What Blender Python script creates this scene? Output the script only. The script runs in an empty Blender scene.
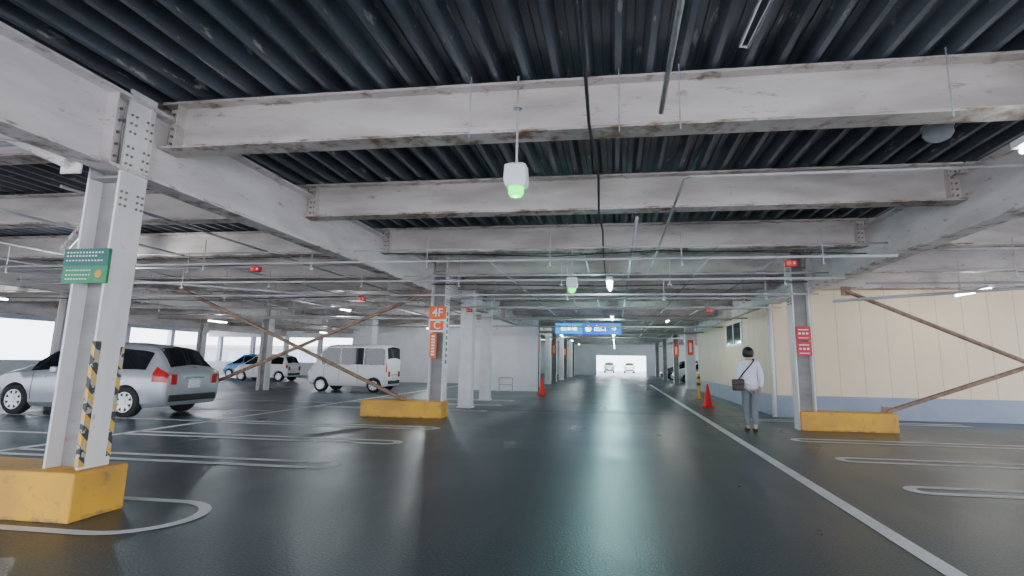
import bpy, bmesh, math, random
from mathutils import Vector, Matrix
random.seed(4)
SC=bpy.context.scene
COL=SC.collection

# ------------------------------------------------------------------ materials
def newmat(name):
    m=bpy.data.materials.new(name); m.use_nodes=True
    nt=m.node_tree; b=nt.nodes['Principled BSDF']
    return m,nt,b
def mat(name,col,rough=.5,metal=0.,var=.12,scale=6.,emit=None,es=0.,bump=0.,spec=None,col2=None,alpha=None):
    m,nt,b=newmat(name)
    b.inputs['Roughness'].default_value=rough; b.inputs['Metallic'].default_value=metal
    n=nt.nodes.new('ShaderNodeTexNoise'); n.inputs['Scale'].default_value=scale; n.inputs['Detail'].default_value=5
    tc=nt.nodes.new('ShaderNodeTexCoord'); nt.links.new(tc.outputs['Object'],n.inputs['Vector'])
    r=nt.nodes.new('ShaderNodeValToRGB')
    c2=col2 if col2 else tuple(c*(1-var*2.2) for c in col)
    r.color_ramp.elements[0].position=.3; r.color_ramp.elements[0].color=(*c2,1)
    r.color_ramp.elements[1].position=.62; r.color_ramp.elements[1].color=(*col,1)
    nt.links.new(n.outputs['Fac'],r.inputs['Fac']); nt.links.new(r.outputs['Color'],b.inputs['Base Color'])
    if emit: b.inputs['Emission Color'].default_value=(*emit,1); b.inputs['Emission Strength'].default_value=es
    if bump:
        bp=nt.nodes.new('ShaderNodeBump'); bp.inputs['Strength'].default_value=bump
        nt.links.new(n.outputs['Fac'],bp.inputs['Height']); nt.links.new(bp.outputs['Normal'],b.inputs['Normal'])
    if spec is not None: b.inputs['Specular IOR Level'].default_value=spec
    return m
def rustpaint(name,col,rust=(.22,.13,.08),edge=.14,lo=.60,hi=.76,rough=.55,dirt=(.30,.28,.27),stretch=(.6,.6,2.4),top=None,coord='world'):
    m,nt,b=newmat(name); L=nt.links.new; N=nt.nodes.new
    tc=N('ShaderNodeTexCoord'); geo=N('ShaderNodeNewGeometry')
    mp=N('ShaderNodeMapping'); mp.inputs['Scale'].default_value=stretch; L(geo.outputs['Position'],mp.inputs['Vector'])
    n1=N('ShaderNodeTexNoise'); n1.inputs['Scale'].default_value=7; n1.inputs['Detail'].default_value=8; n1.inputs['Roughness'].default_value=.68
    L(mp.outputs[0],n1.inputs['Vector'])
    n2=N('ShaderNodeTexNoise'); n2.inputs['Scale'].default_value=1.6; n2.inputs['Detail'].default_value=6; L(mp.outputs[0],n2.inputs['Vector'])
    sp=N('ShaderNodeSeparateXYZ'); L(tc.outputs['Object'],sp.inputs[0])
    lt=N('ShaderNodeMath'); lt.operation='LESS_THAN'; lt.inputs[1].default_value=.035; L(sp.outputs['Z'],lt.inputs[0])
    ml=N('ShaderNodeMath'); ml.operation='MULTIPLY'; ml.inputs[1].default_value=edge; L(lt.outputs[0],ml.inputs[0])
    ad=N('ShaderNodeMath'); ad.operation='ADD'; L(n1.outputs['Fac'],ad.inputs[0]); L(ml.outputs[0],ad.inputs[1])
    last=ad
    if top:
        gt=N('ShaderNodeMath'); gt.operation='GREATER_THAN'; gt.inputs[1].default_value=top; L(sp.outputs['Z'],gt.inputs[0])
        m3=N('ShaderNodeMath'); m3.operation='MULTIPLY_ADD'; m3.inputs[1].default_value=edge*.6; L(gt.outputs[0],m3.inputs[0]); L(ad.outputs[0],m3.inputs[2]); last=m3
    r=N('ShaderNodeValToRGB'); r.color_ramp.elements[0].position=lo; r.color_ramp.elements[1].position=hi
    L(last.outputs[0],r.inputs['Fac'])
    rd=N('ShaderNodeValToRGB'); rd.color_ramp.elements[0].position=.35; rd.color_ramp.elements[0].color=(*dirt,1)
    rd.color_ramp.elements[1].position=.6; rd.color_ramp.elements[1].color=(*col,1); L(n2.outputs['Fac'],rd.inputs['Fac'])
    mx=N('ShaderNodeMix'); mx.data_type='RGBA'; L(r.outputs['Color'],mx.inputs['Factor']); L(rd.outputs['Color'],mx.inputs['A'])
    mx.inputs['B'].default_value=(*rust,1); L(mx.outputs['Result'],b.inputs['Base Color'])
    b.inputs['Roughness'].default_value=rough
    return m
M={}
M['beam']=rustpaint('painted_steel',(.70,.63,.60),dirt=(.48,.42,.39),top=.44,edge=.13)
M['girder']=rustpaint('painted_steel_girder',(.80,.74,.73),dirt=(.62,.56,.55),edge=.11,top=.66)
M['column']=rustpaint('painted_steel_column',(.88,.85,.84),dirt=(.72,.69,.67),edge=.0,lo=.62,hi=.76,stretch=(1.5,1.5,.5))
M['colwebshade']=rustpaint('column_web_shaded',(.33,.32,.31),dirt=(.25,.24,.24),edge=0)  # same column steel, recess shade put into a darker web colour
M['whitecol']=mat('white_paint',(.86,.85,.86),.6,var=.06,scale=3)
M['bolt']=mat('bolt_rust',(.30,.23,.18),.7)
M['pipe']=rustpaint('pipe_paint',(.56,.55,.57),edge=0,lo=.58,hi=.72,dirt=(.36,.34,.35))
M['rust']=mat('brace_rust',(.34,.22,.155),.7,var=.2,scale=9)
M['cable']=mat('cable_black',(.03,.03,.03),.6)
M['yellow']=rustpaint('yellow_paint',(.80,.42,.03),rust=(.20,.14,.09),edge=.10,lo=.57,hi=.78,rough=.6,dirt=(.58,.30,.05),stretch=(1,1,1))
M['line']=rustpaint('road_paint',(.90,.90,.92),rust=(.20,.21,.22),edge=0,lo=.60,hi=.76,rough=.6,dirt=(.78,.78,.80),stretch=(1.4,1.4,1))
M['joint']=mat('joint_black',(.012,.013,.014),.5)
M['concrete']=mat('pale_concrete',(.45,.46,.48),.8,scale=2)
M['black']=mat('black_plastic',(.012,.012,.013),.5)
M['tire']=mat('tire_rubber',(.02,.02,.022),.8,bump=.2,scale=30)
M['rim']=mat('alloy_rim',(.62,.63,.66),.3,.7,var=.03)
M['glass']=mat('car_glass',(.012,.014,.018),.06,0,var=.02,spec=.5)
M['silver']=mat('silver_body',(.42,.44,.48),.28,.35,var=.02)
M['whitecar']=mat('white_body',(.90,.90,.92),.3,0,var=.01)
M['darkcar']=mat('dark_body',(.03,.032,.038),.2,.3,var=.02)
M['bluecar']=mat('blue_body',(.05,.30,.62),.3,.1,var=.02)
M['tail']=mat('tail_lens',(.50,.02,.02),.15,var=.05)
M['clear']=mat('clear_lens',(.75,.76,.8),.1,var=.03)
M['chrome']=mat('chrome',(.75,.75,.78),.15,1,var=.02)
M['plate']=mat('plate_white',(.85,.85,.85),.4,var=.02)
M['orange']=mat('sign_orange',(.98,.13,.008),.45,var=.03)
M['red']=mat('sign_red',(.66,.015,.03),.45,var=.06)
M['signwhite']=mat('sign_white',(.9,.9,.9),.4,var=.02)
M['green']=mat('sign_green',(.012,.25,.10),.45,var=.08)
M['teal']=mat('sign_teal',(.015,.14,.12),.45,var=.1)
M['blue']=mat('sign_blue_lit',(.0,.08,.35),.4,emit=(.0,.16,.95),es=1.15,var=.03)
M['cyan']=mat('sign_cyan_lit',(.0,.25,.45),.4,emit=(.0,.42,.95),es=1.2,var=.03)
M['whitelit']=mat('sign_white_lit',(.9,.9,.9),.4,emit=(.8,.95,1),es=4,var=.02)
M['cone']=mat('cone_red',(.9,.03,.015),.45,var=.05)
M['greenlit']=mat('lamp_green',(.0,.6,.15),.3,emit=(.0,1,.10),es=3.4)
M['tube']=mat('tube_lit',(.9,.9,.9),.3,emit=(.88,1.,.98),es=30)
M['redlit']=mat('lamp_red',(.7,.03,.03),.3,emit=(1,.05,.04),es=.8)
M['housing']=mat('lamp_housing',(.86,.87,.9),.35,var=.02)
M['skin']=mat('skin',(.55,.34,.25),.5,var=.04)
M['shirt']=mat('shirt_white',(.78,.77,.90),.85,var=.05,scale=14,bump=.2)
M['pants']=mat('trouser_grey',(.17,.19,.215),.85,var=.06,scale=14,bump=.2)
M['hair']=mat('hair_dark',(.018,.014,.013),.5,var=.2,scale=40)
M['bag']=mat('bag_brown',(.04,.016,.016),.5,var=.15)
M['shoe']=mat('shoe_dark',(.02,.02,.022),.6)
M['wallw']=mat('wall_white_paint',(.86,.86,.88),.7,var=.05,scale=1.2)

def wallcream():
    m,nt,b=newmat('wall_cream_panels'); L=nt.links.new; N=nt.nodes.new
    g=N('ShaderNodeNewGeometry'); sp=N('ShaderNodeSeparateXYZ'); L(g.outputs['Position'],sp.inputs[0])
    ad=N('ShaderNodeMath'); ad.operation='ADD'; L(sp.outputs['X'],ad.inputs[0]); L(sp.outputs['Y'],ad.inputs[1])
    md=N('ShaderNodeMath'); md.operation='PINGPONG'; md.inputs[1].default_value=.3; L(ad.outputs[0],md.inputs[0])
    lt=N('ShaderNodeMath'); lt.operation='LESS_THAN'; lt.inputs[1].default_value=.010; L(md.outputs[0],lt.inputs[0])
    n=N('ShaderNodeTexNoise'); n.inputs['Scale'].default_value=1.5; L(g.outputs['Position'],n.inputs['Vector'])
    r=N('ShaderNodeValToRGB'); r.color_ramp.elements[0].color=(.82,.66,.46,1); r.color_ramp.elements[1].color=(.94,.78,.57,1); L(n.outputs['Fac'],r.inputs['Fac'])
    m1=N('ShaderNodeMix'); m1.data_type='RGBA'; L(lt.outputs[0],m1.inputs['Factor']); L(r.outputs['Color'],m1.inputs['A']); m1.inputs['B'].default_value=(.62,.51,.38,1)
    L(m1.outputs['Result'],b.inputs['Base Color']); b.inputs['Roughness'].default_value=.6
    return m
M['cream']=wallcream()
M['band']=mat('wall_band_blue_grey',(.30,.35,.46),.5,var=.06,scale=2)
def floormat():
    m,nt,b=newmat('coated_asphalt'); L=nt.links.new; N=nt.nodes.new
    g=N('ShaderNodeNewGeometry')
    n=N('ShaderNodeTexNoise'); n.inputs['Scale'].default_value=.5; n.inputs['Detail'].default_value=9; n.inputs['Roughness'].default_value=.6; L(g.outputs['Position'],n.inputs['Vector'])
    mp=N('ShaderNodeMapping'); mp.inputs['Scale'].default_value=(1.2,.10,1); L(g.outputs['Position'],mp.inputs['Vector'])
    n3=N('ShaderNodeTexNoise'); n3.inputs['Scale'].default_value=1.2; n3.inputs['Detail'].default_value=4; L(mp.outputs[0],n3.inputs['Vector'])
    av=N('ShaderNodeMath'); av.operation='ADD'; L(n.outputs['Fac'],av.inputs[0]); L(n3.outputs['Fac'],av.inputs[1])
    hf=N('ShaderNodeMath'); hf.operation='MULTIPLY'; hf.inputs[1].default_value=.5; L(av.outputs[0],hf.inputs[0])
    r=N('ShaderNodeValToRGB'); r.color_ramp.elements[0].position=.35; r.color_ramp.elements[0].color=(.030,.045,.056,1)
    r.color_ramp.elements[1].position=.66; r.color_ramp.elements[1].color=(.068,.090,.106,1); L(hf.outputs[0],r.inputs['Fac'])
    gr=N('ShaderNodeTexNoise'); gr.inputs['Scale'].default_value=55; gr.inputs['Detail'].default_value=4; L(g.outputs['Position'],gr.inputs['Vector'])
    gm=N('ShaderNodeMapRange'); gm.inputs['From Min'].default_value=.3; gm.inputs['From Max'].default_value=.7; gm.inputs['To Min'].default_value=.5; gm.inputs['To Max'].default_value=1.6; L(gr.outputs['Fac'],gm.inputs['Value'])
    vm=N('ShaderNodeVectorMath'); vm.operation='SCALE'; L(r.outputs['Color'],vm.inputs[0]); L(gm.outputs[0],vm.inputs['Scale'])
    L(vm.outputs[0],b.inputs['Base Color'])
    rr=N('ShaderNodeMapRange'); rr.inputs['From Min'].default_value=.35; rr.inputs['From Max'].default_value=.65; rr.inputs['To Min'].default_value=.25; rr.inputs['To Max'].default_value=.42
    L(hf.outputs[0],rr.inputs['Value']); L(rr.outputs[0],b.inputs['Roughness'])
    b.inputs['Specular IOR Level'].default_value=.5; b.inputs['Specular Tint'].default_value=(.58,.92,1,1)
    bp=N('ShaderNodeBump'); bp.inputs['Strength'].default_value=.22; bp.inputs['Distance'].default_value=.02; L(gr.outputs['Fac'],bp.inputs['Height']); L(bp.outputs['Normal'],b.inputs['Normal'])
    return m
M['floor']=floormat()
M['deck']=rustpaint('deck_dark_steel',(.14,.16,.19),rust=(.55,.51,.47),edge=0,lo=.61,hi=.68,rough=.33,dirt=(.065,.075,.092),stretch=(2.5,.35,1))  # pale streaks in the rust slot paint highlights into the deck colour
def hazard():
    m,nt,b=newmat('hazard_stripes'); L=nt.links.new; N=nt.nodes.new
    g=N('ShaderNodeTexCoord'); sp=N('ShaderNodeSeparateXYZ'); L(g.outputs['Object'],sp.inputs[0])
    a=N('ShaderNodeMath'); a.operation='ADD'; L(sp.outputs['Y'],a.inputs[0]); L(sp.outputs['Z'],a.inputs[1])
    a2=N('ShaderNodeMath'); a2.operation='ADD'; L(sp.outputs['X'],a2.inputs[0]); L(a.outputs[0],a2.inputs[1])
    p=N('ShaderNodeMath'); p.operation='PINGPONG'; p.inputs[1].default_value=.09; L(a2.outputs[0],p.inputs[0])
    lt=N('ShaderNodeMath'); lt.operation='LESS_THAN'; lt.inputs[1].default_value=.045; L(p.outputs[0],lt.inputs[0])
    n=N('ShaderNodeTexNoise'); n.inputs['Scale'].default_value=22; n.inputs['Detail'].default_value=5; L(g.outputs['Object'],n.inputs['Vector'])
    gt=N('ShaderNodeMath'); gt.operation='GREATER_THAN'; gt.inputs[1].default_value=.56; L(n.outputs['Fac'],gt.inputs[0])
    m1=N('ShaderNodeMix'); m1.data_type='RGBA'; L(lt.outputs[0],m1.inputs['Factor']); m1.inputs['A'].default_value=(.80,.45,.05,1); m1.inputs['B'].default_value=(.05,.05,.05,1)
    m2=N('ShaderNodeMix'); m2.data_type='RGBA'; L(gt.outputs[0],m2.inputs['Factor']); L(m1.outputs['Result'],m2.inputs['A']); m2.inputs['B'].default_value=(.50,.46,.42,1)
    L(m2.outputs['Result'],b.inputs['Base Color']); b.inputs['Roughness'].default_value=.5
    return m
M['hazard']=hazard()

# ------------------------------------------------------------------ mesh helpers
class MB:
    def __init__(s): s.v=[]; s.f=[]; s.m=[]
    def add(s,vs,fs,mi=0):
        o=len(s.v); s.v+= [tuple(v) for v in vs]; s.f+=[tuple(i+o for i in f) for f in fs]; s.m+=[mi]*len(fs)
    def box(s,x0,x1,y0,y1,z0,z1,mi=0):
        s.add([(x0,y0,z0),(x1,y0,z0),(x1,y1,z0),(x0,y1,z0),(x0,y0,z1),(x1,y0,z1),(x1,y1,z1),(x0,y1,z1)],
              [(0,3,2,1),(4,5,6,7),(0,1,5,4),(1,2,6,5),(2,3,7,6),(3,0,4,7)],mi)
    def cyl(s,a,b,r,n=12,mi=0,r2=None,cap=True):
        a=Vector(a); b=Vector(b); r2=r if r2 is None else r2
        d=(b-a).normalized(); u=d.orthogonal().normalized(); w=d.cross(u)
        vs=[];
        for p,rr in ((a,r),(b,r2)):
            for i in range(n):
                t=2*math.pi*i/n; vs.append(p+(u*math.cos(t)+w*math.sin(t))*rr)
        fs=[(i,(i+1)%n,n+(i+1)%n,n+i) for i in range(n)]
        if cap: fs+= [tuple(reversed(range(n))),tuple(range(n,2*n))]
        s.add(vs,fs,mi)
    def tube(s,pts,r,n=8,mi=0):
        P=[Vector(p) for p in pts]; vs=[]; fs=[]; u=None
        for i,p in enumerate(P):
            d=(P[min(i+1,len(P)-1)]-P[max(i-1,0)]).normalized()
            if u is None: u=d.orthogonal().normalized()
            u=(u-d*u.dot(d)).normalized(); w=d.cross(u)
            for k in range(n):
                t=2*math.pi*k/n; vs.append(p+(u*math.cos(t)+w*math.sin(t))*r)
        for i in range(len(P)-1):
            for k in range(n): j=(k+1)%n; fs.append((i*n+k,i*n+j,(i+1)*n+j,(i+1)*n+k))
        fs+=[tuple(reversed(range(n))),tuple(range((len(P)-1)*n,len(P)*n))]
        s.add(vs,fs,mi)
    def lathe(s,prof,n=24,axis='z',mi=0,c=(0,0,0)):
        vs=[]; c=Vector(c)
        for (r,h) in prof:
            for i in range(n):
                t=2*math.pi*i/n
                p=(r*math.cos(t),r*math.sin(t),h) if axis=='z' else (r*math.cos(t),h,r*math.sin(t))
                vs.append(c+Vector(p))
        fs=[]
        for k in range(len(prof)-1):
            for i in range(n):
                j=(i+1)%n; fs.append((k*n+i,k*n+j,(k+1)*n+j,(k+1)*n+i))
        fs.append(tuple(range(n))); fs.append(tuple(range((len(prof)-1)*n,len(prof)*n)))
        s.add(vs,fs,mi)
def meta(o,label=None,cat=None,group=None,kind=None):
    if label: o['label']=label
    if cat: o['category']=cat
    if group: o['group']=group
    if kind: o['kind']=kind
    return o
def mk(name,mb,mats,loc=(0,0,0),parent=None,rot=(0,0,0),smooth=False,bevel=0,**k):
    me=bpy.data.meshes.new(name); me.from_pydata(mb.v,[],mb.f)
    mats=[mats] if not isinstance(mats,(list,tuple)) else mats
    for m in mats: me.materials.append(M[m])
    for p,mi in zip(me.polygons,mb.m): p.material_index=mi; p.use_smooth=smooth
    bm=bmesh.new(); bm.from_mesh(me); bmesh.ops.recalc_face_normals(bm,faces=bm.faces); bm.to_mesh(me); bm.free()
    o=bpy.data.objects.new(name,me); COL.objects.link(o); o.location=loc; o.rotation_euler=rot
    if parent: o.parent=parent
    if bevel:
        b=o.modifiers.new('bevel','BEVEL'); b.width=bevel; b.segments=2; b.limit_method='ANGLE'
    return meta(o,**k)
def empty(name,loc=(0,0,0),rot=(0,0,0),parent=None,**k):
    o=bpy.data.objects.new(name,None); COL.objects.link(o); o.location=loc; o.rotation_euler=rot; o.empty_display_size=.2
    if parent: o.parent=parent
    return meta(o,**k)
def clone(o,loc,rot=None):
    c=o.copy(); COL.objects.link(c); c.location=loc
    if rot is not None: c.rotation_euler=rot
    def kids(a,b):
        for ch in list(a.children):
            q=ch.copy(); COL.objects.link(q); q.parent=b; q.matrix_parent_inverse=ch.matrix_parent_inverse.copy(); kids(ch,q)
    kids(o,c); return c
def text(body,size,loc,rot,parent,m,ext=.002,name='lettering',sx=1.,align='CENTER'):
    cu=bpy.data.curves.new('t','FONT'); cu.body=body; cu.size=size; cu.extrude=ext; cu.align_x=align; cu.align_y='CENTER'
    cu.offset=size*.008
    t=bpy.data.objects.new('t',cu); COL.objects.link(t)
    dg=bpy.context.evaluated_depsgraph_get(); me=bpy.data.meshes.new_from_object(t.evaluated_get(dg))
    bpy.data.objects.remove(t); me.materials.clear(); me.materials.append(M[m])
    o=bpy.data.objects.new(name,me); COL.objects.link(o); o.location=loc; o.rotation_euler=rot; o.scale=(sx,1,1); o.parent=parent
    return o
FR=(math.pi/2,0,0)

# ------------------------------------------------------------------ camera
cam=bpy.data.cameras.new('camera'); co=bpy.data.objects.new('camera',cam); COL.objects.link(co)
f,yaw,pit,rol,cx,cy=547.5919,0.1484,0.1659,0.0151,533.9853,270.4472
F=Vector((-math.sin(yaw)*math.cos(pit),math.cos(yaw)*math.cos(pit),math.sin(pit)))
R=Vector((math.cos(yaw),math.sin(yaw),0)); U=R.cross(F)
R2=R*math.cos(rol)+U*math.sin(rol); U2=-R*math.sin(rol)+U*math.cos(rol)
mw=Matrix((( R2.x,U2.x,-F.x,0),(R2.y,U2.y,-F.y,0),(R2.z,U2.z,-F.z,1.3),(0,0,0,1)))
co.matrix_world=mw
cam.sensor_width=36; cam.lens=f/1024*36; cam.shift_x=(512-cx)/1024; cam.shift_y=-(288-cy)/1024
cam.clip_end=400; cam.clip_start=.05
SC.camera=co

# ------------------------------------------------------------------ world
w=bpy.data.worlds.new('sky'); SC.world=w; w.use_nodes=True
bg=w.node_tree.nodes['Background']; bg.inputs[0].default_value=(.84,.89,1,1); bg.inputs[1].default_value=6.6

# ------------------------------------------------------------------ structure
XL,XR=-34.,15.; Y0,Y1=-5.,62.
b=MB(); b.box(XL,XR,Y0,Y1,-.3,0); mk('floor',b,'floor',kind='structure')
b=MB(); b.box(-40,30,Y1+.3,95,-.3,-.02); mk('trim_1',b,'concrete',kind='structure')
b=MB(); prof=[]; x=XL
while x<XR:
    prof+=[(x,3.81),(x+.05,3.81),(x+.09,3.95),(x+.15,3.95),(x+.155,3.935),(x+.165,3.935),(x+.17,3.95),(x+.23,3.95)]; x+=.27
vs=[]
for px,pz in prof: vs+=[(px,Y0,pz),(px,Y1,pz)]
fs=[(2*i,2*i+1,2*i+3,2*i+2) for i in range(len(prof)-1)]
n=len(vs); vs+=[(XL,Y0,4.1),(XL,Y1,4.1),(prof[-1][0],Y0,4.1),(prof[-1][0],Y1,4.1)]; fs.append((n,n+1,n+3,n+2))
b.add(vs,fs); mk('ceiling',b,'deck',kind='structure')
b=MB(); b.box(4.38,15,15.3,15.45,0,3.28,0); b.box(4.14,4.38,15.3,15.45,0,2.92,0); b.box(4.14,4.28,15.45,29,0,2.92,0)
b.box(4.12,15,15.28,15.3,0,.55,1); b.box(4.12,4.14,15.3,29,0,.55,1)
mk('wall_lobby',b,['cream','band'],kind='structure')
dx=-.22
b=MB(); b.box(4.31+dx,4.37+dx,18.9,19.0,1.95,2.8,0); b.box(4.31+dx,4.37+dx,21.4,21.5,1.95,2.8,0); b.box(4.31+dx,4.37+dx,19,21.4,1.95,2.03,0); b.box(4.31+dx,4.37+dx,19,21.4,2.72,2.8,0); b.box(4.33+dx,4.355+dx,19,21.4,2.03,2.72,1)
b.box(4.31+dx,4.37+dx,20.17,20.23,2.03,2.72,0)
mk('window_1',b,['housing','glass'],kind='structure')
b=MB(); b.box(-6.6,-3.5,25,25.15,0,3.28); mk('wall_back',b,'wallw',kind='structure')
b=MB(); b.box(-16,-6.0,32,32.15,0,3.28); mk('wall_rear',b,'wallw',kind='structure')
b=MB(); b.box(XL,-9,42,42.2,0,1.0); b.box(XL,-9,42,42.2,3.0,3.8)
for xx in (-33,-30,-27,-24,-21,-18,-15.5,-11): b.box(xx,xx+.3,41.95,42.25,1.0,3.0)
mk('wall_parapet_north',b,'wallw',kind='structure')
b=MB(); b.box(-9.2,-9,42,Y1,0,1.0); b.box(-9.2,-9,42,Y1,3.2,3.8)
for yy in (46,51,56): b.box(-9.2,-9,yy,yy+2,1.0,3.2)
mk('wall_corridor_left',b,'wallw',kind='structure')
b=MB(); b.box(11,11.2,29.2,Y1,0,1.0); b.box(11,11.2,29.2,Y1,3.2,3.8); b.box(4.5,11,29,29.15,0,3.28)
for yy in (34,39,44,49,54): b.box(11,11.2,yy,yy+1,1.0,3.2)
mk('wall_corridor_right',b,'wallw',kind='structure')
b=MB(); b.box(XL-.2,XL,Y0,42,0,1.0); b.box(XL-.2,XL,Y0,42,3.3,3.8)
for yy in (0,4.2,8.5,12.7,17,21.2,25.5,29.7,34,38): b.box(XL-.25,XL+.1,yy,yy+.35,1.0,3.3)
mk('wall_parapet_west',b,'wallw',kind='structure')
b=MB(); b.box(-9,-2.1,Y1,Y1+.2,0,3.8); b.box(3.3,11,Y1,Y1+.2,0,3.8); b.box(-2.1,3.3,Y1,Y1+.2,2.15,3.8)
mk('wall_end',b,'wallw',kind='structure')
# pale blue-grey apartment block seen through the openings
b=MB(); b.box(0,30,0,8,0,9,0)
for k in range(9):
    for z in range(3): b.box(1+k*3.2,3+k*3.2,-.05,0,.9+z*2.9,2.2+z*2.9,1)
for z in range(4): b.box(-.3,30.3,-.6,0,z*2.9-.1,z*2.9+.25,0)
mk('distant_building',b,['concrete','band'],loc=(-66,70,-6),label='pale distant building with rows of windows outside the deck',cat='building')

# ------------------------------------------------------------------ beams
def Ibeam(length,h,w,ft=.025,wt=.014):
    b=MB(); l=length/2
    b.box(-l,l,-w/2,w/2,0,ft); b.box(-l,l,-w/2,w/2,h-ft,h); b.box(-l,l,-wt/2,wt/2,ft,h-ft)
    for s in (-1,1):
        xa=s*(l-.16); b.box(min(xa,xa-s*.012),max(xa,xa-s*.012),-w/2+.01,w/2-.01,ft,h-ft)
        b.box(min(xa+s*.14,xa+s*.02),max(xa+s*.14,xa+s*.02),-wt/2-.012,wt/2+.012,ft+.05,h-ft-.05)
        for k in range(5):
            z=h*.18+k*h*.16
            for sx in (.05,.11):
                x=s*(l-.16+sx); b.cyl((x,-wt/2-.03,z),(x,wt/2+.03,z),.014,6,1)
    return b
XG=[-24.35,-14.35,-4.42,4.22,14.1]
ys=[4.60,7.15,9.78,12.5]; yy=15.1
while yy<Y1: ys.append(yy); yy+=2.8
ys=[-3.5,-1.,1.6]+ys
BL='pale painted steel cross beam with rusty flange edges under the metal deck'
for bi in range(4):
    xa,xb=XG[bi],XG[bi+1]; L=xb-xa-.03; xc=(xa+xb)/2
    proto=None
    for y in ys:
        if bi in (0,1) and y>42: continue
        if proto is None: proto=mk('steel_beam',Ibeam(L,.48,.24),['beam','bolt'],loc=(xc,y,3.30),label=BL,cat='beam',group='ceiling cross beams')
        else: clone(proto,(xc,y,3.30))
cols=[-4.4,4.1,12.6,21.1,29.6,38.1,46.6,55.1]
for gi,xg in enumerate(XG):
    proto=None
    for y in cols:
        if y>50 or (gi in (0,1) and y>35): continue
        if proto is None:
            proto=mk('steel_girder',Ibeam(8.48,.70,.25,ft=.03),['girder','bolt'],loc=(xg,y+4.25,2.93),rot=(0,0,math.pi/2),label='deep pale painted steel girder running between the columns',cat='girder',group='main ceiling girders')
        else: clone(proto,(xg,y+4.25,2.93))

# ------------------------------------------------------------------ columns
def column(loc,sgn,plinth=True,label='pale painted steel H-section column',pl=(-.2,1.75),wx=.175,wy=.175,H=3.78):
    e=empty('steel_column',loc=loc,label=label,cat='column',group='parking deck columns')
    b=MB()
    b.box(-wx,-wx+.022,-wy,wy,0,H,0); b.box(wx-.022,wx,-wy,wy,0,H,0)
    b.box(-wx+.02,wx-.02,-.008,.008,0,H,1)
    for z in (2.86,3.4): b.box(-wx+.022,wx-.022,-wy+.005,wy-.005,z,z+.015,1)
    for z in [2.62,2.68,2.74,3.0,3.08,3.16,3.3,3.38,3.46]:
        for yv in (-.11,-.06,.06,.11):
            for sx in (-1,1): b.cyl((sx*(wx-.005),yv,z),(sx*(wx+.012),yv,z),.012,6,2)
    mk('shaft',b,['column','colwebshade','bolt'],parent=e)
    if plinth:
        p=MB(); x0,x1=pl
        if sgn<0: x0,x1=-x1,-x0
        p.box(x0,x1,-.25,.25,0,.38); mk('plinth',p,'yellow',parent=e,bevel=.015,label='weathered yellow concrete plinth')
    return e
colA=column((-4.49,4.2,0),-1,label='pale steel column on yellow plinth with green sign and hazard stripes',pl=(-.26,1.9),wx=.165,wy=.14,H=3.70)
colC=column((-4.13,12.6,0),-1,label='pale steel column on yellow plinth with orange level sign')
colD=column((3.92,12.5,0),1,label='pale steel column on yellow plinth with red signs',pl=(-.16,1.68))
proto=column((-4.2,29.6,0),-1,plinth=False,label='pale steel column beside the drive lane')
for y in cols[5:]: clone(proto,(-4.2,y,0))
for y in cols[5:]: clone(proto,(4.0,y,0))
for x in (-14.35,-24.35):
    for y in cols[1:5]:
        if not (x>-15 and y==29.6): clone(proto,(x,y,0))
clone(proto,(-14.35,38.1,0))
def pillar(loc,w,label):
    b=MB(); b.box(-w/2,w/2,-w/2,w/2,0,3.8); b.box(-w/2-.03,w/2+.03,-w/2-.03,w/2+.03,0,.06)
    return mk('white_pillar',b,'whitecol',loc=loc,bevel=.015,label=label,cat='pillar',group='white box pillars')
pillar((-4.2,15.4,0),.36,'white boxed pillar beyond the orange-signed column')
pillar((-4.4,18.6,0),.34,'white boxed pillar near the back wall')
pillar((-12.9,27.5,0),.7,'broad white boxed pillar behind the parked van')
pillar((4.0,31.0,0),.5,'white boxed pillar at the corner past the lobby')
for y in (25.8,33.8,42.3,50.8): pillar((-4.1,y,0),.34,'white boxed pillar lining the drive lane')
b=MB(); b.cyl((0,0,0),(0,0,2.9),.06,14); b.cyl((0,0,1.2),(0,0,1.26),.075,14); b.cyl((0,0,2.4),(0,0,2.46),.075,14)
mk('drain_pipe',b,'whitecol',loc=(4.03,15.2,0),label='pale vertical drain pipe at the cream wall corner',cat='pipe',smooth=True)

b=MB(); b.box(.165,.169,-.143,-.09,.40,1.42); b.box(.135,.169,-.146,-.141,.40,1.42)
mk('hazard_tape',b,'hazard',parent=colA,label='worn yellow and black hazard tape')
b=MB(); b.box(.165,.169,.10,.141,.45,1.38); mk('hazard_tape',b,'hazard',parent=colA,label='worn yellow and black hazard tape')
sg=empty('sign',loc=(-.01,-.165,2.06),parent=colA,label='green information sign panel')
b=MB(); b.box(-.22,.22,-.012,.012,-.15,.15,0); b.box(-.22,.22,-.016,-.012,.0,.15,1); mk('sign_panel',b,['green','teal'],parent=sg)
b=MB()
for z,x0,x1 in ((.115,-.19,.17),(.085,-.19,.10),(.045,-.19,.18)):
    x=x0
    while x<x1: b.box(x,x+.014,-.019,-.016,z-.006,z+.006); x+=.031
for z,x0,x1 in ((-.04,-.18,.06),(-.08,-.18,.05),(-.115,-.18,.02)):
    x=x0
    while x<x1: b.box(x,x+.012,-.016,-.012,z-.005,z+.005); x+=.028
mk('lettering',b,'signwhite',parent=sg)
b=MB(); b.cyl((.14,-.016,-.07),(.14,-.011,-.07),.035,20); mk('emblem',b,'yellow',parent=sg)

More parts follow.
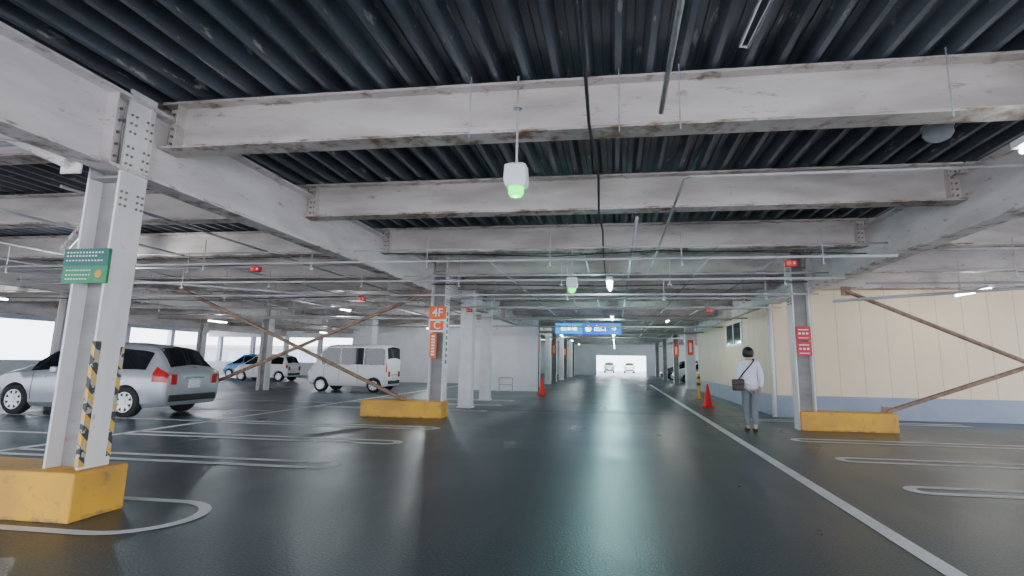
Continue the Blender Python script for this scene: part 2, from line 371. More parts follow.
sg=empty('sign',loc=(0,-.19,0),parent=colC,label='orange level and zone sign')
b=MB(); b.box(-.21,.20,-.012,.012,2.27,2.56,0); mk('sign_panel',b,'orange',parent=sg)
text('4F',.27,(0,-.016,2.41),FR,sg,'signwhite')
b=MB(); b.box(-.21,.20,-.012,.012,1.96,2.26,0); b.box(-.17,.16,-.015,-.012,2.0,2.22,1); mk('sign_panel',b,['signwhite','orange'],parent=sg)
text('C',.25,(0,-.018,2.11),FR,sg,'signwhite')
b=MB(); b.box(-.16,.0,-.012,.012,1.36,1.93,0); mk('sign_panel',b,'orange',parent=sg)
b=MB()
for k in range(7):
    z=1.86-k*.07; b.box(-.12,-.04,-.016,-.012,z-.02,z+.02)
mk('lettering',b,'signwhite',parent=sg)
b=MB(); b.box(.177,.181,-.10,.12,1.1,2.5,0)
for k in range(9):
    z=2.4-k*.14; b.box(.181,.183,-.05,.06,z-.045,z+.045,1)
mk('sign_panel',b,['signwhite','teal'],parent=colC)
for z in (1.98,1.66):
    b=MB(); b.box(-.15,.15,-.205,-.185,z-.145,z+.145,0)
    b.box(-.10,.10,-.209,-.205,z+.07,z+.09,1)
    for k in range(3): b.box(-.10+k*.075,-.055+k*.075,-.209,-.205,z-.02,z+.02,1)
    b.box(-.10,.10,-.209,-.205,z-.10,z-.085,1)
    mk('sign_panel',b,['red','signwhite'],parent=colD,label='red notice sign')
def osign(loc,m,w=.18):
    b=MB(); b.box(-w,w,-.02,.02,0,.8,0); b.box(-.06,.06,-.025,-.02,.15,.65,1)
    return mk('zone_sign',b,[m,'signwhite'],loc=loc,label='small orange notice sign fixed on a far column',cat='sign',group='far column signs')
for y in (29.6,38.1,46.6): osign((-4.2,y-.21,1.8),'orange')
osign((4.0,30.7,1.8),'orange',.14); osign((4.0,37.8,1.8),'orange')

# ------------------------------------------------------------------ braces
def brace(a,bp,r=.045,label='rusty diagonal pipe brace beside a column',m='rust'):
    b=MB(); a=Vector(a); bb=Vector(bp); b.cyl((0,0,0),bb-a,r,10); b.box(-.1,.1,-.008,.008,-.1,.1)
    mk('diagonal_brace',b,m,loc=a,label=label,cat='brace',group='diagonal braces')
brace((-4.95,12.6,.40),(-11.3,12.6,3.1)); brace((-4.62,12.74,2.90),(-11.4,12.74,.10))
brace((5.5,12.5,.40),(13.0,12.5,3.05)); brace((4.95,12.64,2.92),(11.3,12.64,.10))
brace((-14.5,4.2,2.9),(-6.6,4.2,.42))
brace((-4.65,4.5,3.1),(-9.3,7.9,3.1),.06,'pale horizontal roof brace','girder')
brace((-4.65,3.8,3.1),(-9.3,.4,3.1),.06,'pale horizontal roof brace','girder')
brace((-4.65,3.9,2.95),(-6.2,3.9,3.6),.07,'pale steel knee brace at the column head','girder')
brace((-14.1,13.0,3.2),(-4.65,20.8,3.2),.05,'pale horizontal roof brace','girder')

# ------------------------------------------------------------------ road markings
def loop(x0,x1,w,lw,tip):
    r=w/2
    s=1 if tip=='hi' else -1
    xt=(x1-r) if s>0 else (x0+r); xe=x0 if s>0 else x1
    T=[math.pi*k/14 for k in range(15)]
    pts=[(xe,-r)]+[(xt+s*r*math.sin(t),-r*math.cos(t)) for t in T]+[(xe,r)]
    ri=r-lw; ptsi=[(xe,-ri)]+[(xt+s*ri*math.sin(t),-ri*math.cos(t)) for t in T]+[(xe,ri)]
    b=MB(); n=len(pts)
    b.add([(x,y,0) for x,y in pts]+[(x,y,0) for x,y in ptsi],[(i,i+1,n+i+1,n+i) for i in range(n-1)])
    return b
SL='white painted double stall line with rounded end'
for y,w,lw in ((4.27,1.05,.10),(6.64,.48,.13),(8.66,.48,.14),(10.6,.48,.15),(14.6,.48,.15),(16.6,.48,.15),(18.7,.48,.15)):
    mk('parking_line',loop(-4.9,0,w,lw,'hi'),'line',loc=(-3.38,y,.004),label=SL,cat='road marking',group='stall lines')
for y,w in ((4.6,.44),(6.75,.44),(8.66,.46),(10.7,.48),(14.3,.48)):
    mk('parking_line',loop(0,4.9,w,.125,'lo'),'line',loc=(3.08,y,.004),label=SL,cat='road marking',group='stall lines')
def strip(name,x0,x1,y0,y1,label,m='line',z=.004):
    b=MB(); n=40; vs=[]
    for i in range(n+1):
        t=i/n
        if (y1-y0)>(x1-x0): vs+=[(x0,y0+(y1-y0)*t,0),(x1,y0+(y1-y0)*t,0)]
        else: vs+=[(x0+(x1-x0)*t,y0,0),(x0+(x1-x0)*t,y1,0)]
    b.add(vs,[(2*i,2*i+1,2*i+3,2*i+2) for i in range(n)]); return mk(name,b,m,loc=(0,0,z),label=label,cat='road marking')
strip('lane_line',2.06,2.20,1.,36,'long white painted edge line of the drive lane')
strip('lane_line',-8.36,-8.21,0.,30,'thin white painted line behind the stalls')
strip('floor_joint',-34,4.1,15.05,15.15,'dark expansion joint strip across the floor','joint',.003)
for y in (8.2,10.5,12.9,15.9): strip('stall_divider',-13.4,-8.5,y,y+.12,'thin white stall line beside the parked wagon')

# ------------------------------------------------------------------ pipes
def pipe(pts,r,label,m='pipe',name='ceiling_pipe',drops=None,cat='pipe'):
    b=MB(); o=Vector(pts[0]); b.tube([Vector(p)-o for p in pts],r,8)
    e=mk(name,b,m,loc=o,smooth=True,label=label,cat=cat)
    if drops:
        a=Vector(pts[0]); z=Vector(pts[-1]); n=int((z-a).length/drops)
        for i in range(n):
            p=(z-a)*((i+.5)/n); d=MB(); d.lathe([(.008,3.3-a.z),(.008,0),(.012,-.02),(.012,-.10),(.035,-.10),(.035,-.12)],8,c=p)
            mk('sprinkler_head',d,m,parent=e)
    return e
lab='thin painted sprinkler pipe slung under the beams'
for (y,z,xa,xb,r) in ((8.35,2.88,-14,4.0,.022),(8.6,3.12,-14,4.,.014),(9.3,3.0,-14,-4.6,.02),(10.2,2.84,-14,4.0,.022),(10.9,3.05,-14,4.,.016),(11.5,2.72,-14,4.0,.022),(13.4,2.86,-14,4.0,.022),(14.0,2.70,-14,4.0,.022),(16.,2.86,-14,4,.022),(17.5,2.72,-14,4.0,.022),(19.8,2.85,-14,4,.025),(21.5,2.7,-4,4,.03),(23.,2.8,-14,4,.03),(26,2.75,-4,4,.03),(29,2.85,-4,4,.03),(33,2.8,-4,4,.03)):
    pipe([(xa,y,z),(xb,y,z)],r,lab,drops=2.0 if r>.018 else None)
for x in (-6.3,-8.2,-10.6,-12.4): pipe([(x,5.2,3.22),(x,24,3.22)],.02,'thin painted branch pipe above the stalls')
for x in (-2.4,1.7,2.9): pipe([(x,9.9,3.2),(x,40,3.2)],.022,'thin painted branch pipe above the drive lane')
for (y,z) in ((8.3,2.95),(9.2,2.8),(10.6,2.8)): pipe([(4.5,y,z),(13.8,y,z)],.022,lab,drops=3)
pipe([(4.4,11.9,2.62),(13.8,9.5,3.1)],.03,'pale pipe running diagonally over the stalls')
pipe([(-4.6,12.0,2.62),(-13.8,9.5,3.1)],.025,'pale pipe running diagonally over the stalls')
pipe([(.40,0,3.40),(.40,4.45,3.40)],.022,'galvanised conduit running along the drive lane')
pipe([(.30,7.2,3.22),(.30,24,3.22)],.022,'galvanised conduit running along the drive lane')
pipe([(-.55,9.9,3.24),(-.55,24,3.24)],.014,'galvanised conduit running along the drive lane')
pipe([(.74,12,3.25),(.74,5.75,3.25),(.78,5.7,3.25),(4.05,5.7,3.25)],.016,'thin conduit turning across to the side girder')
pipe([(-.15,0,3.55),(-.17,2,3.42),(-.2,4.3,3.26),(-.17,6,3.38),(-.2,7.0,3.26),(-.18,8.5,3.36),(-.2,9.7,3.26),(-.2,12.4,3.2)],.014,'sagging black cable under the beams','cable','power_cable',cat='cable')
pipe([(-4.65,4.1,3.25),(-14,4.1,3.25)],.03,'pale pipe beside the column head')
pipe([(-14,8.9,3.0),(-8,8.9,2.93),(-4.6,8.9,3.0)],.009,'thin cable wire under the deck','cable','power_cable',cat='cable')
pipe([(-4.2,12.1,3.05),(0,12.1,2.98),(4,12.1,3.05)],.012,'thin cable wire under the deck','cable','power_cable',cat='cable')
pipe([(-4.2,9.3,3.22),(-1,9.3,3.12),(.7,9.3,3.2),(4,9.3,3.1)],.009,'thin cable wire under the deck','cable','power_cable',cat='cable')
pipe([(-14,10.7,2.6),(-9,10.7,2.52),(-4.6,10.7,2.62)],.010,'thin cable wire under the deck','cable','power_cable',cat='cable')
pipe([(1.05,0,3.7),(.86,3.6,3.45),(.92,3.62,3.45),(1.22,0,3.7)],.012,'bent galvanised hanger rod below the deck')
for x in (-1.25,.05,.55,2.6): pipe([(x,4.4,3.8),(x,4.4,3.22)],.006,'thin steel hanger rod beside the beam')
for i,(x,y,z) in enumerate(((-6.0,8.35,2.78),(2.55,8.35,2.78),(-5.6,11.5,2.64),(2.3,14,2.62),(-3.8,14,2.62))):
    e=empty('warning_lamp',loc=(x,y,z),label='small red warning lamp on a pipe',cat='lamp',group='red warning lamps')
    b=MB(); b.box(-.08,.08,-.04,.04,-.045,.045); mk('lamp_body',b,'red',parent=e,bevel=.01)
    b=MB(); b.cyl((-.04,-.06,0),(-.04,-.04,0),.026,12); mk('lens',b,'redlit',parent=e)
    b=MB(); b.box(.03,.05,-.045,-.04,-.015,.015); mk('lens',b,'signwhite',parent=e)

# ------------------------------------------------------------------ lamps
def pt(loc,en,col=(.90,.97,1),r=.08,parent=None):
    l=bpy.data.lights.new('lamp_light','POINT'); l.energy=en; l.color=col; l.shadow_soft_size=r
    lo=bpy.data.objects.new('lamp_light',l); COL.objects.link(lo); lo.location=loc
    if parent: lo.parent=parent
def guide(loc,rod):
    e=empty('guidance_lamp',loc=loc,label='white hooded hanging lamp glowing green beneath',cat='lamp',group='green guidance lamps')
    b=MB(); h=.26; pr=[(.058,.050,h),(.088,.075,h-.02),(.094,.08,h*.5),(.092,.078,.09),(.078,.066,.06)]; vs=[]
    for rx,ry,z in pr:
        for (sx,sy) in ((-1,-.9),(-.92,-1),(.92,-1),(1,-.9),(1,.9),(.92,1),(-.92,1),(-1,.9)): vs.append((sx*rx,sy*ry,z))
    fs=[]
    for k in range(len(pr)-1):
        for i in range(8): j=(i+1)%8; fs.append((k*8+i,k*8+j,(k+1)*8+j,(k+1)*8+i))
    fs.append(tuple(range(8))); fs.append(tuple(range(32,40))); b.add(vs,fs)
    mk('lamp_hood',b,'housing',parent=e)
    b=MB(); b.lathe([(.012,-.025),(.045,-.016),(.064,.010),(.068,.062)],16); mk('lamp_lens',b,'greenlit',parent=e,smooth=True)
    b=MB(); b.lathe([(.010,h),(.010,rod*.72),(.04,rod*.72),(.04,rod*.74),(.010,rod*.74),(.010,rod)],8); mk('hanger_rod',b,'pipe',parent=e)
    pt((0,0,-.06),1.4,(.0,1,.25),.012,e)
    return e
guide((-.80,4.28,2.66),1.05); guide((-.75,9.6,2.54),.8)
def tubelamp(loc,L=1.2,en=60,col=(.90,.97,1)):
    e=empty('fluorescent_lamp',loc=loc,label='white strip lamp with a lit tube hung under the beams',cat='lamp',group='strip lamps')
    b=MB(); b.box(-.06,.06,-L/2,L/2,.03,.09); mk('lamp_housing',b,'housing',parent=e)
    for s in (-1,1):
        b=MB(); b.cyl((0,s*L*.35,.09),(0,s*L*.35,.45),.006,6); mk('hanger_rod',b,'pipe',parent=e)
    b=MB(); b.cyl((0,-L/2+.03,0),(0,L/2-.03,0),.022,10); mk('lamp_tube',b,'tube',parent=e)
    if en: pt((0,0,-.06),en,col,r=.06,parent=e)
    return e
CY=(.50,1,.96)
tubelamp((-.10,10.8,2.80),1.3,50,CY); tubelamp((3.38,4.33,3.1),1.2,10)
for y in (19.5,26,32,38,44,50,56): tubelamp((-.1,y,2.85),1.3,100,CY)
for y in (33,40,47): tubelamp((4.9,y,2.9),1.3,60)  # side row added to brighten the far lane
for y in (33,41,49): tubelamp((-3.2,y,2.9),1.3,30)  # another added row, lifts the dim far lane
tubelamp((1.9,20.5,2.85),1.2,45,(1,.95,.88))  # added strip lamp, lightens the lobby side wall
for (x,y) in ((-9.3,17.6),(-9.3,8.6),(-7.4,21.8),(-19,14),(-19,24),(-19,34),(-10,29)): tubelamp((x,y,3.0),1.3,120)  # strip lamps added to brighten the dim left bays and white walls
tubelamp((8.,13.6,3.0),1.3,34,(1,.92,.82))
e=empty('dome_lamp',loc=(3.35,5.95,3.66),label='unlit white dome lamp under the deck',cat='lamp')
b=MB(); b.lathe([(.13,.12),(.14,.05),(.11,0),(.05,-.03),(.005,-.035)],20); mk('lamp_shade',b,'housing',parent=e,smooth=True)
b=MB(); b.lathe([(.15,.12),(.15,.14)],20); mk('lamp_base',b,'pipe',parent=e)

e=empty('overhead_sign',loc=(-1.08,22,2.42),label='backlit blue overhead guide sign hung from the ceiling',cat='sign')
b=MB(); b.box(-1.31,1.31,-.08,.08,0,.45); mk('sign_housing',b,'blue',parent=e,bevel=.01)
b=MB(); b.box(-1.28,-.22,-.086,-.08,.03,.42,0); b.box(-.20,1.28,-.086,-.08,.03,.42,1); mk('sign_panel',b,['cyan','blue'],parent=e)
text('駐車場',.22,(-.75,-.09,.225),FR,e,'whitelit')
b=MB(); b.cyl((.02,-.092,.225),(.02,-.084,.225),.12,24); mk('emblem',b,'whitelit',parent=e)
text('出口',.25,(.48,-.09,.225),FR,e,'whitelit'); text('→',.25,(1.02,-.09,.225),FR,e,'whitelit')
for x in (-1,1):
    b=MB(); b.cyl((x,0,.45),(x,0,1.1),.015,6); mk('hanger_rod',b,'pipe',parent=e)

# ------------------------------------------------------------------ cones
def cone(loc):
    e=empty('traffic_cone',loc=loc,label='red traffic cone standing on the floor',cat='cone',group='traffic cones')
    b=MB(); b.box(-.19,.19,-.19,.19,0,.035); mk('cone_base',b,'cone',parent=e,bevel=.01)
    b=MB(); b.lathe([(.15,.035),(.14,.06),(.028,.69),(.02,.70)],20); mk('cone_body',b,'cone',parent=e,smooth=True)
cone((2.85,18.2,0)); cone((-2.95,22.4,0))
e=empty('bollard',loc=(3.2,22.5,0),label='yellow barrier post with black bands',cat='post')
b=MB(); b.lathe([(.14,0),(.14,.04),(.06,.05),(.06,.95),(.03,.98)],14); mk('post_body',b,'yellow',parent=e)
for z in (.5,.75):
    b=MB(); b.cyl((0,0,z),(0,0,z+.1),.062,14); mk('black_band',b,'black',parent=e)
e=empty('barrier_stand',loc=(-4.75,24.2,0),label='low grey barrier stand beside the white wall',cat='barrier')
b=MB(); b.tube([(-.35,0,0),(-.35,0,.58),(-.33,0,.6),(.23,0,.6),(.25,0,.58),(.25,0,0)],.02,8); b.tube([(-.35,0,.3),(.25,0,.3)],.018,8); b.box(-.42,-.28,-.2,.2,0,.03); b.box(.18,.32,-.2,.2,0,.03); mk('stand_frame',b,'pipe',parent=e)

# ------------------------------------------------------------------ cars
def car(name,loc,rot,st,body,wx,wr,sides,wins,label,tl=.26):
    e=empty(name,loc=loc,rot=(0,0,rot),label=label,cat='car')
    def par(x):
        for i in range(len(st)-1):
            if x<=st[i+1][0] or i==len(st)-2:
                t=(x-st[i][0])/(st[i+1][0]-st[i][0]); t=max(0,min(1,t))
                return [st[i][k]*(1-t)+st[i+1][k]*t for k in range(6)]
    def sec(x):
        X,zb,zl,zt,wb,wt=par(x); d=zt-zl
        return [(0,zb),(wb*.86,zb),(wb*.97,zb+.10),(wb,(zb+zl)/2+.02),(wb*.975,zl),(wt+.02,zt-min(.09,d*.35)),(wt-.10,zt-min(.015,d*.1)),(0,zt+.03)]
    def S(x,v):
        s=1
        if v>7: v=14-v; s=-1
        h=sec(x); i=min(6,int(v)); t=v-i
        return Vector((x,s*(h[i][0]*(1-t)+h[i+1][0]*t),h[i][1]*(1-t)+h[i+1][1]*t))
    xs=sorted(set([s_[0] for s_ in st]+[(st[i][0]+st[i+1][0])/2 for i in range(len(st)-1)]))
    vv=[0,.9,1,1.5,2,2.5,3,3.5,4,4.08,4.5,4.92,5,5.3,5.7,6,6.5,7]; vv=vv+[14-v for v in reversed(vv[1:-1])]
    b=MB(); vs=[];fs=[]; n=len(vv)
    for x in xs:
        for v in vv: vs.append(S(x,v))
    for i in range(len(xs)-1):
        for j in range(n): k=(j+1)%n; fs.append((i*n+j,i*n+k,(i+1)*n+k,(i+1)*n+j))
    fs.append(tuple(range(n))); fs.append(tuple(range((len(xs)-1)*n,len(xs)*n))); b.add(vs,fs)
    bo=mk('body',b,body,smooth=True)
    c=MB()
    for x in wx: c.cyl((x,-1.2,wr),(x,1.2,wr),wr+.045,28)
    cu=mk('cut',c,'black')
    md=bo.modifiers.new('b','BOOLEAN'); md.object=cu; md.operation='DIFFERENCE'; md.solver='EXACT'
    bpy.context.view_layer.update()
    dg=bpy.context.evaluated_depsgraph_get(); me=bpy.data.meshes.new_from_object(bo.evaluated_get(dg))
    bo.modifiers.clear(); bo.data=me; bo.parent=e; bpy.data.objects.remove(cu)
    for p in me.polygons: p.use_smooth=True
    try: me.set_sharp_from_angle(angle=math.radians(38))
    except Exception: pass
    def patch(nm,x0,x1,v0,v1,m,off=.010,nx=8,nv=6):
        g=MB(); vs=[]
        for i in range(nx+1):
            for j in range(nv+1):
                x=x0+(x1-x0)*i/nx; v=v0+(v1-v0)*j/nv; p=S(x,v)
                a=S(min(x+.02,st[-1][0]),v)-S(max(x-.02,st[0][0]),v); q=S(x,min(13.9,v+.05))-S(x,v-.05)
                nn=q.cross(a)
                if nn.length<1e-9: nn=Vector((0,0,1))
                nn.normalize()
                if nn.dot(p-Vector((p.x if abs(p.x)<abs(st[0][0])-.4 else p.x*.8,0,.8)))<0: nn=-nn
                vs.append(p+nn*off)
        fs=[(i*(nv+1)+j,i*(nv+1)+j+1,(i+1)*(nv+1)+j+1,(i+1)*(nv+1)+j) for i in range(nx) for j in range(nv)]
        g.add(vs,fs); return mk(nm,g,m,parent=e,smooth=True)
    for (x0,x1) in sides:
        patch('side_window',x0,x1,4.10,4.95,'glass'); patch('side_window',x0,x1,14-4.95,14-4.10,'glass')
    patch('rear_window',wins[0],wins[1],5.7,8.3,'glass'); patch('windshield',wins[2],wins[3],5.6,8.4,'glass')
    W=st[len(st)//2][4]; xr=st[0][0]; xf=st[-1][0]
    for s_ in (1,-1):
        for x in wx:
            we=empty('wheel',loc=(x,s_*(W-.12),wr),parent=e)
            b=MB(); b.lathe([(wr*.62,-.10),(wr*.93,-.105),(wr,-.08),(wr,.08),(wr*.93,.105),(wr*.62,.10)],28,'y'); mk('tire',b,'tire',parent=we,smooth=True)
            b=MB(); y=.105*s_
            b.lathe([(wr*.66,y-.03*s_),(wr*.66,y+.006*s_),(wr*.60,y+.006*s_),(wr*.58,y-.03*s_)],24,'y',mi=0)
            b.lathe([(wr*.59,y-.022*s_),(wr*.59,y-.02*s_)],24,'y',mi=1)
            for k in range(8):
                t=2*math.pi*k/8; dx,dz=math.cos(t),math.sin(t); px,pz=-dz,dx
                r0,r1=.02,wr*.6; w0,w1=.05,.03
                q=[(dx*r0+px*w0,y-.015*s_,dz*r0+pz*w0),(dx*r0-px*w0,y-.015*s_,dz*r0-pz*w0),(dx*r1-px*w1,y-.01*s_,dz*r1-pz*w1),(dx*r1+px*w1,y-.01*s_,dz*r1+pz*w1)]
                q+=[(a,bb+.016*s_,c_) for a,bb,c_ in q]
                b.add(q,[(0,1,2,3),(4,5,6,7),(0,1,5,4),(1,2,6,5),(2,3,7,6),(3,0,4,7)],0)
            b.cyl((0,y-.01*s_,0),(0,y+.012*s_,0),wr*.17,14,0)
            mk('rim',b,['rim','black'],parent=we)
        patch('tail_light',st[0][0]+.01,st[1][0]+tl,*( (3.45,4.45) if s_>0 else (14-4.45,14-3.45)),'tail',off=.016)
        b=MB(); yy_=W*.80 if xf>2 else W*.82; zz_=.80 if xf>2 else .72
        b.box(-.02,.02,-.09,.09,-.10,.12); mk('tail_light',b,'tail',loc=(xr-.002,s_*(yy_-.10),zz_),parent=e,bevel=.015)
        patch('headlight',st[-2][0]-.16,st[-2][0]+.06,*((3.4,4.6) if s_>0 else (14-4.6,14-3.4)),'clear',off=.014)
        p=par(wins[2]); b=MB(); b.box(-.06,.09,-.09,.09,-.06,.08); mk('side_mirror',b,body,loc=(wins[2]-.35,s_*(W+.09),p[2]+.05),parent=e,bevel=.03)
        for x in (-.15,.7) if xf>2 else (-.2,.6):
            q=S(x,3.75); b=MB(); b.box(-.09,.09,-.012,.012,-.014,.014); mk('door_handle',b,body,loc=(x,s_*(q.y+.015),q.z),parent=e,bevel=.006)
        for x in (-.75,.1,.95) if xf>2 else (-.45,.35,1.0):
            pts=[S(x,v if s_>0 else 14-v)+Vector((0,s_*.003,0)) for v in (2.2,2.6,3,3.4,3.8,4.05)]
            b=MB(); b.tube(pts,.005,5); mk('door_seam',b,'black',parent=e)
    b=MB(); b.box(-.012,.012,-.165,.165,-.085,.085); mk('license_plate',b,'plate',loc=(xr-.014,0,.70 if xf>2 else .55),parent=e)
    b=MB(); b.box(-.02,.02,-W*.78,W*.78,-.07,.07); mk('bumper_trim',b,'black',loc=(xr-.004,0,st[0][1]+.07),parent=e,bevel=.015)
    b=MB(); b.box(-.02,.02,-W*.55,W*.55,-.07,.07); mk('front_grille',b,'black',loc=(xf-.0,0,st[-1][1]+.12),parent=e,bevel=.015)
    b=MB(); b.box(-.02,.02,-.30,.30,-.02,.02); mk('tailgate_trim',b,'chrome',loc=(xr+.002,0,.84 if xf>2 else .7),parent=e)
    b=MB(); b.tube([(0,0,0),(-.10,.22,.03)],.008,6); mk('rear_wiper',b,'black',loc=(xr+.06,-.1,st[1][3]+.03),parent=e)
    return e
wag=[(-2.30,.34,.86,.93,.76,.68),(-2.26,.26,.93,1.02,.84,.70),(-2.05,.23,.95,1.26,.86,.62),(-1.86,.21,.96,1.47,.87,.60),(-1.6,.20,.97,1.53,.88,.61),(-1.0,.19,.96,1.58,.885,.63),(0,.18,.94,1.60,.885,.64),
     (.55,.18,.93,1.53,.885,.64),(1.0,.18,.92,1.27,.885,.66),(1.38,.18,.91,1.04,.88,.72),(1.75,.19,.86,.95,.86,.72),(2.1,.22,.72,.80,.79,.66),(2.26,.28,.60,.68,.66,.56),(2.30,.34,.52,.58,.58,.5)]
WS=[(-1.80,-1.05),(-.98,-.10),(-.02,1.05)]; WW=(-2.20,-1.80,.60,1.36)
car('station_wagon',(-11.80,11.46,0),math.pi,wag,'silver',(-1.40,1.38),.325,WS,WW,'silver station wagon parked beyond the stall line')
van=[(-1.70,.34,.92,1.02,.70,.66),(-1.68,.27,1.0,1.30,.73,.69),(-1.63,.25,1.02,1.80,.74,.70),(-1.48,.24,1.02,1.88,.74,.70),(0,.24,1.02,1.90,.74,.70),(.85,.24,1.02,1.88,.74,.70),(1.12,.24,1.00,1.72,.74,.69),(1.44,.25,.96,1.16,.735,.69),(1.60,.27,.88,.98,.72,.67),(1.68,.32,.72,.82,.69,.64),(1.70,.36,.62,.70,.66,.62)]
car('kei_van',(-10.75,21.9,0),math.pi,van,'whitecar',(-1.15,1.12),.28,[(-1.58,-.72),(-.68,.28),(.33,1.12)],(-1.675,-1.63,1.14,1.42),'white boxy minivan parked by the white wall',tl=.03)
hat=[(-1.70,.34,.80,.9,.66,.60),(-1.66,.27,.9,1.0,.71,.62),(-1.45,.24,.92,1.40,.73,.58),(-1.2,.22,.92,1.48,.735,.58),(0,.2,.92,1.53,.74,.59),(.35,.2,.91,1.50,.74,.59),(1.05,.2,.90,1.02,.735,.64),(1.4,.22,.8,.9,.71,.62),(1.62,.27,.64,.72,.64,.56),(1.70,.34,.54,.6,.58,.5)]
HS=[(-1.40,-.65),(-.58,.15),(.22,.95)]; HW=(-1.64,-1.46,.42,1.03)
car('hatchback',(-20.2,30.0,0),math.pi,hat,'whitecar',(-1.2,1.15),.28,HS,HW,'white compact hatchback parked far across the deck',tl=.05)
car('hatchback',(-24.0,34.0,0),math.pi,hat,'bluecar',(-1.2,1.15),.28,HS,HW,'blue compact hatchback parked far across the deck',tl=.05)
car('hatchback',(-.9,80,-.02),math.pi/2,hat,'silver',(-1.2,1.15),.28,HS,HW,'silver compact car on the open deck beyond the exit',tl=.05)
car('hatchback',(1.9,80,-.02),math.pi/2,hat,'whitecar',(-1.2,1.15),.28,HS,HW,'white compact car on the open deck beyond the exit',tl=.05)
car('station_wagon',(6.6,33.0,0),math.pi,wag,'silver',(-1.40,1.38),.325,WS,WW,'silver car parked past the lobby corner')
car('station_wagon',(6.3,40.5,0),math.pi,wag,'silver',(-1.40,1.38),.325,WS,WW,'silver car parked along the far lane')
car('station_wagon',(6.0,47.5,0),math.pi,wag,'darkcar',(-1.40,1.38),.325,WS,WW,'dark car parked along the far lane')

# ------------------------------------------------------------------ person
def skin(name,nodes,edges,m,parent,lv=2,lab=None):
    me=bpy.data.meshes.new(name); keys=list(nodes); idx={k:i for i,k in enumerate(keys)}
    me.from_pydata([nodes[k][0] for k in keys],[(idx[a],idx[b]) for a,b in edges],[])
    o=bpy.data.objects.new(name,me); COL.objects.link(o); me.materials.append(M[m])
    s=o.modifiers.new('skin','SKIN'); s.use_smooth_shade=True
    for i,k in enumerate(keys):
        r=nodes[k][1]; r=(r,r) if not isinstance(r,tuple) else r
        me.skin_vertices[0].data[i].radius=r; me.skin_vertices[0].data[i].use_root=(i==0)
    u=o.modifiers.new('sub','SUBSURF'); u.levels=lv; u.render_levels=lv
    bpy.context.view_layer.update()
    dg=bpy.context.evaluated_depsgraph_get(); m2=bpy.data.meshes.new_from_object(o.evaluated_get(dg))
    o.modifiers.clear(); o.data=m2
    for p in m2.polygons: p.use_smooth=True
    if not m2.materials: m2.materials.append(M[m])
    o.parent=parent
    if lab: o['label']=lab
    return o
P=empty('person',loc=(2.66,11.75,0),rot=(0,0,math.radians(4)),label='person in white long-sleeved top and grey trousers walking away',cat='person')
N={'pel':((0,0,.90),(.13,.10)),'wai':((0,0,1.05),(.115,.085)),'che':((0,0,1.22),(.14,.10)),'ush':((0,0,1.34),(.13,.08)),'nec':((0,.0,1.41),.05),'he0':((0,.012,1.47),.055),'he1':((0,.02,1.54),(.072,.085)),'he2':((0,.01,1.61),(.06,.07)),
 'sl':((-.155,0,1.335),.055),'el':((-.215,-.04,1.08),.04),'wl':((-.19,.10,.93),.027),'hl':((-.17,.14,.90),(.022,.035)),
 'sr':((.155,0,1.335),.055),'er':((.225,-.03,1.07),.04),'wr':((.215,.03,.84),.027),'hr':((.213,.04,.78),(.018,.036)),
 'pl':((-.080,0,.84),.085),'kl':((-.070,.05,.46),.056),'al':((-.060,.02,.10),.034),'bl':((-.060,.05,.040),.026),'tl':((-.062,.13,.035),.022),
 'pr':((.080,0,.84),.085),'kr':((.068,.0,.46),.056),'ar':((.058,-.09,.11),.034),'br':((.058,-.06,.045),.026),'tr':((.062,.03,.038),.022)}
E=[('pel','wai'),('wai','che'),('che','ush'),('ush','nec'),('nec','he0'),('he0','he1'),('he1','he2'),('ush','sl'),('sl','el'),('el','wl'),('wl','hl'),('ush','sr'),('sr','er'),('er','wr'),('wr','hr'),
 ('pel','pl'),('pl','kl'),('kl','al'),('al','bl'),('bl','tl'),('pel','pr'),('pr','kr'),('kr','ar'),('ar','br'),('br','tr')]
for side,h,dirv in (('l','hl',Vector((.25,.8,-.5))),('r','hr',Vector((0,.12,-1)))):
    base=Vector(N[h][0]); dirv.normalize(); acr=Vector((0,1,0)) if side=='r' else Vector((0,-.4,-.7)).normalized()
    for k,(off,ln) in enumerate(((-.027,.055),(-.009,.070),(.009,.072),(.027,.060))):
        a=base+dirv*.02+acr*off; b1=a+dirv*ln*.55; c1=b1+(dirv+Vector((-.35 if side=='r' else .35,0,0))).normalized()*ln*.5
        for q,(pp,rr) in enumerate(((a,.010),(b1,.009),(c1,.007))): N[f'{h}f{k}{q}']=(tuple(pp),rr)
        E+=[(h,f'{h}f{k}0'),(f'{h}f{k}0',f'{h}f{k}1'),(f'{h}f{k}1',f'{h}f{k}2')]
    a=base+acr*.038-dirv*.005; b1=a+(acr*.6+dirv).normalized()*.035
    N[h+'t0']=(tuple(a),.011); N[h+'t1']=(tuple(b1),.009); E+=[(h,h+'t0'),(h+'t0',h+'t1')]
skin('body',N,E,'skin',P)
T={'wai':((0,0,1.05),(.155,.12)),'hip':((0,0,.92),(.168,.135)),'hem':((0,0,.81),(.182,.145)),'che':((0,0,1.22),(.168,.125)),'ush':((0,0,1.33),(.148,.098)),'col':((0,0,1.395),(.068,.066)),
 'sl':((-.16,0,1.335),.076),'el':((-.215,-.04,1.08),.068),'wl':((-.19,.085,.95),.045),'sr':((.16,0,1.335),.076),'er':((.225,-.03,1.07),.068),'wr':((.217,.028,.86),.045)}
skin('shirt',T,[('wai','hip'),('hip','hem'),('wai','che'),('che','ush'),('ush','col'),('ush','sl'),('sl','el'),('el','wl'),('ush','sr'),('sr','er'),('er','wr')],'shirt',P,lab='loose lilac-white long-sleeved tunic top')
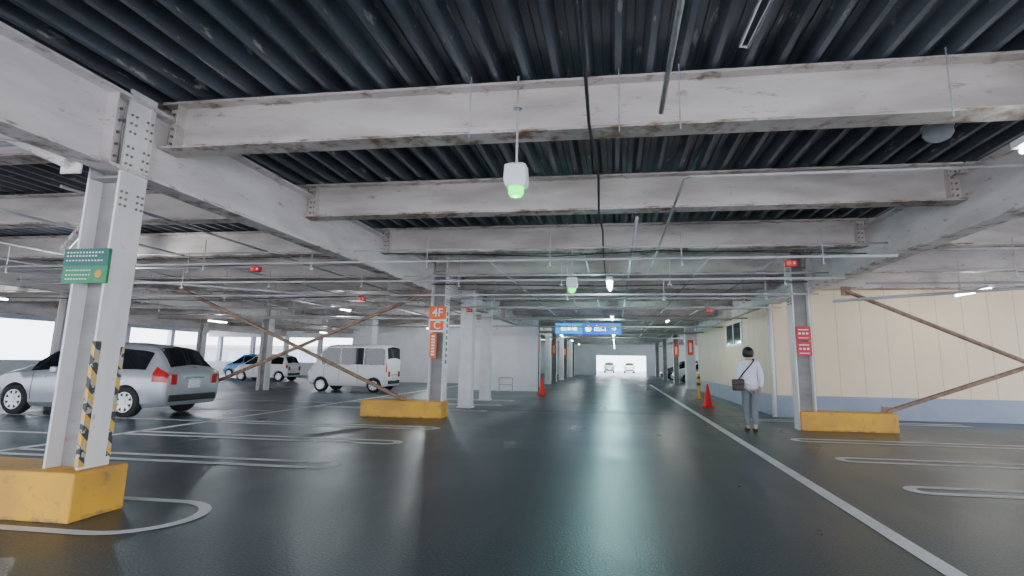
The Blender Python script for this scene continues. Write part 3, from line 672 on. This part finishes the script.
T={'pel':((0,0,.90),(.14,.115)),'pl':((-.080,0,.80),.098),'kl':((-.072,.05,.46),.076),'al':((-.060,.02,.11),.058),'pr':((.080,0,.80),.098),'kr':((.070,.0,.46),.076),'ar':((.058,-.085,.13),.058)}
skin('trousers',T,[('pel','pl'),('pl','kl'),('kl','al'),('pel','pr'),('pr','kr'),('kr','ar')],'pants',P,lab='loose grey trousers')
for s_,y in ((-1,.03),(1,-.08)):
    T={'h':((s_*.060,y-.03,.05),(.050,.052)),'m':((s_*.061,y+.05,.045),(.050,.046)),'t':((s_*.063,y+.14,.038),(.042,.036))}
    skin('shoe',T,[('h','m'),('m','t')],'shoe',P,lab='dark shoe')
def hair():
    b=MB(); vs=[]; nz,na=12,20
    for i in range(nz+1):
        ph=math.pi*i/nz*.78
        for k in range(na):
            a=2*math.pi*k/na
            fr=max(0,math.sin(a))
            p2=ph*(1-.40*fr)
            rr=math.sin(p2)
            if i>nz*.75: rr*=1+.04*(i-nz*.75)
            vs.append((.100*rr*math.cos(a),.002+.110*rr*math.sin(a),1.553+.112*math.cos(p2)))
    fs=[(i*na+k,i*na+(k+1)%na,(i+1)*na+(k+1)%na,(i+1)*na+k) for i in range(nz) for k in range(na)]
    b.add(vs,fs); o=mk('hair',b,'hair',parent=P,smooth=True); s=o.modifiers.new('s','SOLIDIFY'); s.thickness=.012; s.offset=1; o['label']='short dark hair'
hair()
b=MB(); b.lathe([(.005,0),(.012,-.02),(.010,-.035)],8,c=(0,.105,1.55)); mk('nose',b,'skin',parent=P,smooth=True)
for s_ in (-1,1):
    b=MB(); b.lathe([(.003,-.012),(.011,-.008),(.012,.0),(.011,.008),(.003,.012)],10,'y',c=(s_*.03,.092,1.565)); mk('eye',b,'signwhite',parent=P,smooth=True)
    b=MB(); b.lathe([(.008,-.03),(.016,-.01),(.018,.01),(.008,.03)],8,c=(s_*.088,.03,1.53)); mk('ear',b,'skin',parent=P,smooth=True)
b=MB(); b.box(-.022,.022,.094,.102,1.498,1.508); mk('mouth',b,'red',parent=P,bevel=.003)
B=empty('shoulder_bag',loc=(2.66-.23,11.75-.12,.80),rot=(0,0,math.radians(10)),label='dark brown shoulder bag worn across the back',cat='bag')
b=MB(); b.box(-.13,.10,-.05,.05,0,.22); mk('bag_body',b,'bag',parent=B,bevel=.03)
b=MB(); b.box(-.132,.102,-.056,.052,.11,.225); mk('bag_flap',b,'bag',parent=B,bevel=.02)
b=MB(); b.tube([(-.02,-.02,.2),(.05,-.07,.32),(.15,-.09,.44),(.25,-.07,.54),(.32,-.02,.61),(.345,.07,.63),(.31,.20,.56),(.12,.24,.38),(.0,.14,.2)],.014,6); mk('bag_strap',b,'bag',parent=B)
